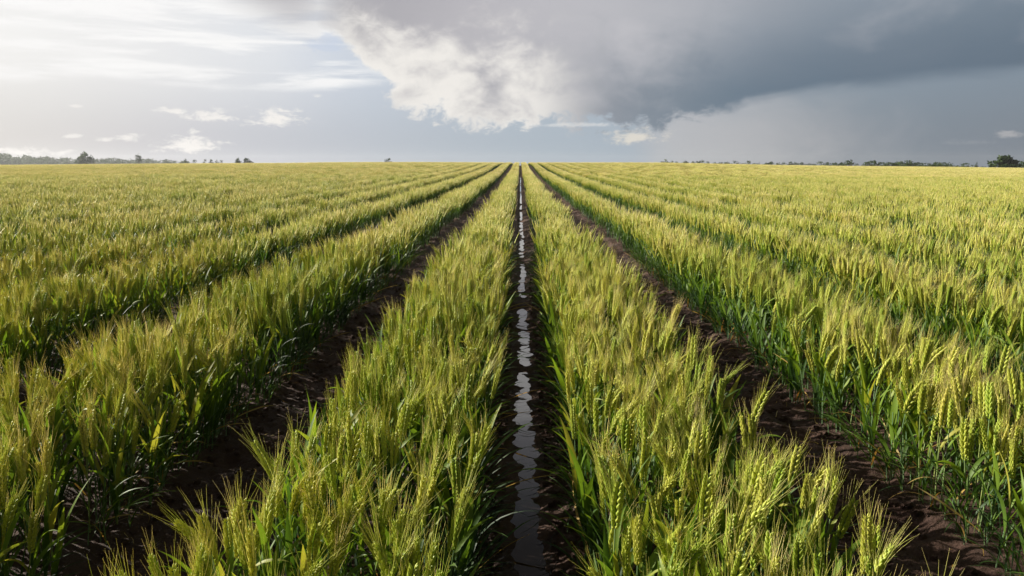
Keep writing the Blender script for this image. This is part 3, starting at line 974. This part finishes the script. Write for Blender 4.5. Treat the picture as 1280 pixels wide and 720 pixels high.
# the storm cloud: its lower edge as a function of azimuth
edge_px = [(180, -60), (250, -20), (300, 4), (360, 30), (415, 45), (438, 62), (455, 88), (480, 112), (520, 140), (600, 153), (700, 160), (800, 160), (880, 146), (960, 127), (1060, 112), (1170, 100), (1280, 90)]
ed = [(-75, 34), (-45, 24)] + [DA(*q) for q in edge_px] + [(50, 8.2), (75, 10)]
el_edge = curve(AZ, ed, -75, 75, 0, 34)
soft = E.op('MAXIMUM', smooth(A(760), A(1000), AZ), smooth(A(450), A(390), AZ))                         # crisp puffs on the left, smooth shelf on the right
D0 = (EL - el_edge) + (nf3 - 0.5) * 5.0 * (1 - soft) + (nf5 - 0.5) * 4.0 * (1 - soft) + (nf1 - 0.5) * 1.4 * soft
cover = E.op('MAXIMUM', smooth(-0.3, 0.8, D0) * smooth(A(360), A(450), AZ), smooth(-1.5, 2.0, D0) * smooth(A(450), A(360), AZ))
cl_hi = cramp(AZ, -60, 60, [(-60, (215, 213, 215)), (A(250), (188, 186, 190)), (A(400), (174, 172, 177)), (A(560), (182, 180, 185)), (A(700), (192, 191, 196)), (A(860), (178, 180, 186)), (A(1000), (152, 162, 173)), (A(1280), (128, 142, 155)), (60, (120, 130, 140))])
cl_lo = cramp(AZ, -60, 60, [(-60, (205, 203, 205)), (A(420), (190, 188, 190)), (A(600), (186, 185, 189)), (A(700), (160, 162, 170)), (A(800), (128, 139, 150)), (A(950), (101, 119, 136)), (A(1280), (98, 115, 132)), (60, (96, 110, 123))])
cl = mix(smooth(0.3, 8.5, D0 + (nbig - 0.5) * 6.0), cl_lo, cl_hi)
# darker and lighter billows
cl = mix(smooth(0.42, 0.62, nbig) * 0.16, cl, lin((118, 122, 130)))
cl = mix(smooth(0.52, 0.74, noise(puff, 1.1, 5, .5, .3)) * 0.30, cl, lin((205, 203, 207)))
# sunlit rim of the cumulus on the left part
band = smooth(A(770), A(640), AZ) * smooth(A(380), A(450), AZ)
lit = smooth(9.0, 0.0, D0 + (nf5 - 0.5) * 3.5 + (noise(puff, 2.6, 5, .5, .4) - 0.5) * 15.0) * smooth(11.6, 8.8, EL + (nf5 - 0.5) * 3.0) * band
cl = mix(lit * 0.88, cl, lin((246, 242, 236)))
base = mix(cover, base, cl)
# thin lit streak under the flat base
a0, e0 = DA(715, 156)
u = (AZ - a0) * (1 / 4.6); v = (EL - e0) * (1 / 0.22)
base = mix(smooth(1.0, 0.2, E.op('SQRT', u * u + v * v) + (nf4 - .5) * 3.0) * .35, base, cream)

# overhead and behind the camera: broken grey cloud over the Nishita sky
over = mix(smooth(0.34, 0.52, noise(tcn.outputs['Generated'], 2.2, 5, .55)), skyc.outputs[0], lin((98, 95, 96)))
fb = smooth(60, 85, E.op('ABSOLUTE', AZ)); fo = smooth(19, 29, EL)
full = mix(E.op('MAXIMUM', fb, fo), base, over)
# a bright break in the cloud above the frame, the one the wet furrow mirrors
u = (AZ + 2.0) * (1 / 16.0); v = (EL - 16.5) * (1 / 4.6)
full = mix(smooth(1.0, 0.35, E.op('SQRT', u * u + v * v) + (nf3 - 0.5) * 0.8), full, (0.95, 0.93, 0.92))
# the brightness round the veiled sun
sd = Vector((math.sin(SUN_AZ) * math.cos(SUN_EL), math.cos(SUN_AZ) * math.cos(SUN_EL), math.sin(SUN_EL)))
dot = nt.nodes.new('ShaderNodeVectorMath'); dot.operation = 'DOT_PRODUCT'; nt.links.new(tcn.outputs['Generated'], dot.inputs[0]); dot.inputs[1].default_value = sd
full = mix(smooth(0.88, 1.0, E(dot.outputs['Value'])) * 0.9, full, (2.2, 2.05, 1.85))
bg = nt.nodes.new('ShaderNodeBackground'); nt.links.new(full, bg.inputs[0]); bg.inputs[1].default_value = 2 ** -1.0
wo = nt.nodes.new('ShaderNodeOutputWorld'); nt.links.new(bg.outputs[0], wo.inputs[0])
W.cycles.sampling_method = 'MANUAL'; W.cycles.sample_map_resolution = 512

# ------------------------------------------------------------------ sun
sl = bpy.data.lights.new('sun', 'SUN'); sl.energy = 5.0; sl.angle = R(0.6); sl.color = (1.0, 0.93, 0.80)
so = bpy.data.objects.new('sun', sl); COL.objects.link(so)
so.rotation_euler = (-sd).to_track_quat('-Z', 'Y').to_euler()

# ------------------------------------------------------------------ render
scene.view_settings.view_transform = 'Standard'; scene.view_settings.look = 'None'
scene.view_settings.exposure = 1.0; scene.view_settings.gamma = 1.0
scene.cycles.max_bounces = 7; scene.cycles.diffuse_bounces = 2; scene.cycles.transmission_bounces = 4
scene.cycles.glossy_bounces = 2; scene.cycles.volume_bounces = 0; scene.cycles.transparent_max_bounces = 4
scene.cycles.caustics_reflective = False; scene.cycles.caustics_refractive = False
scene.cycles.sample_clamp_indirect = 6
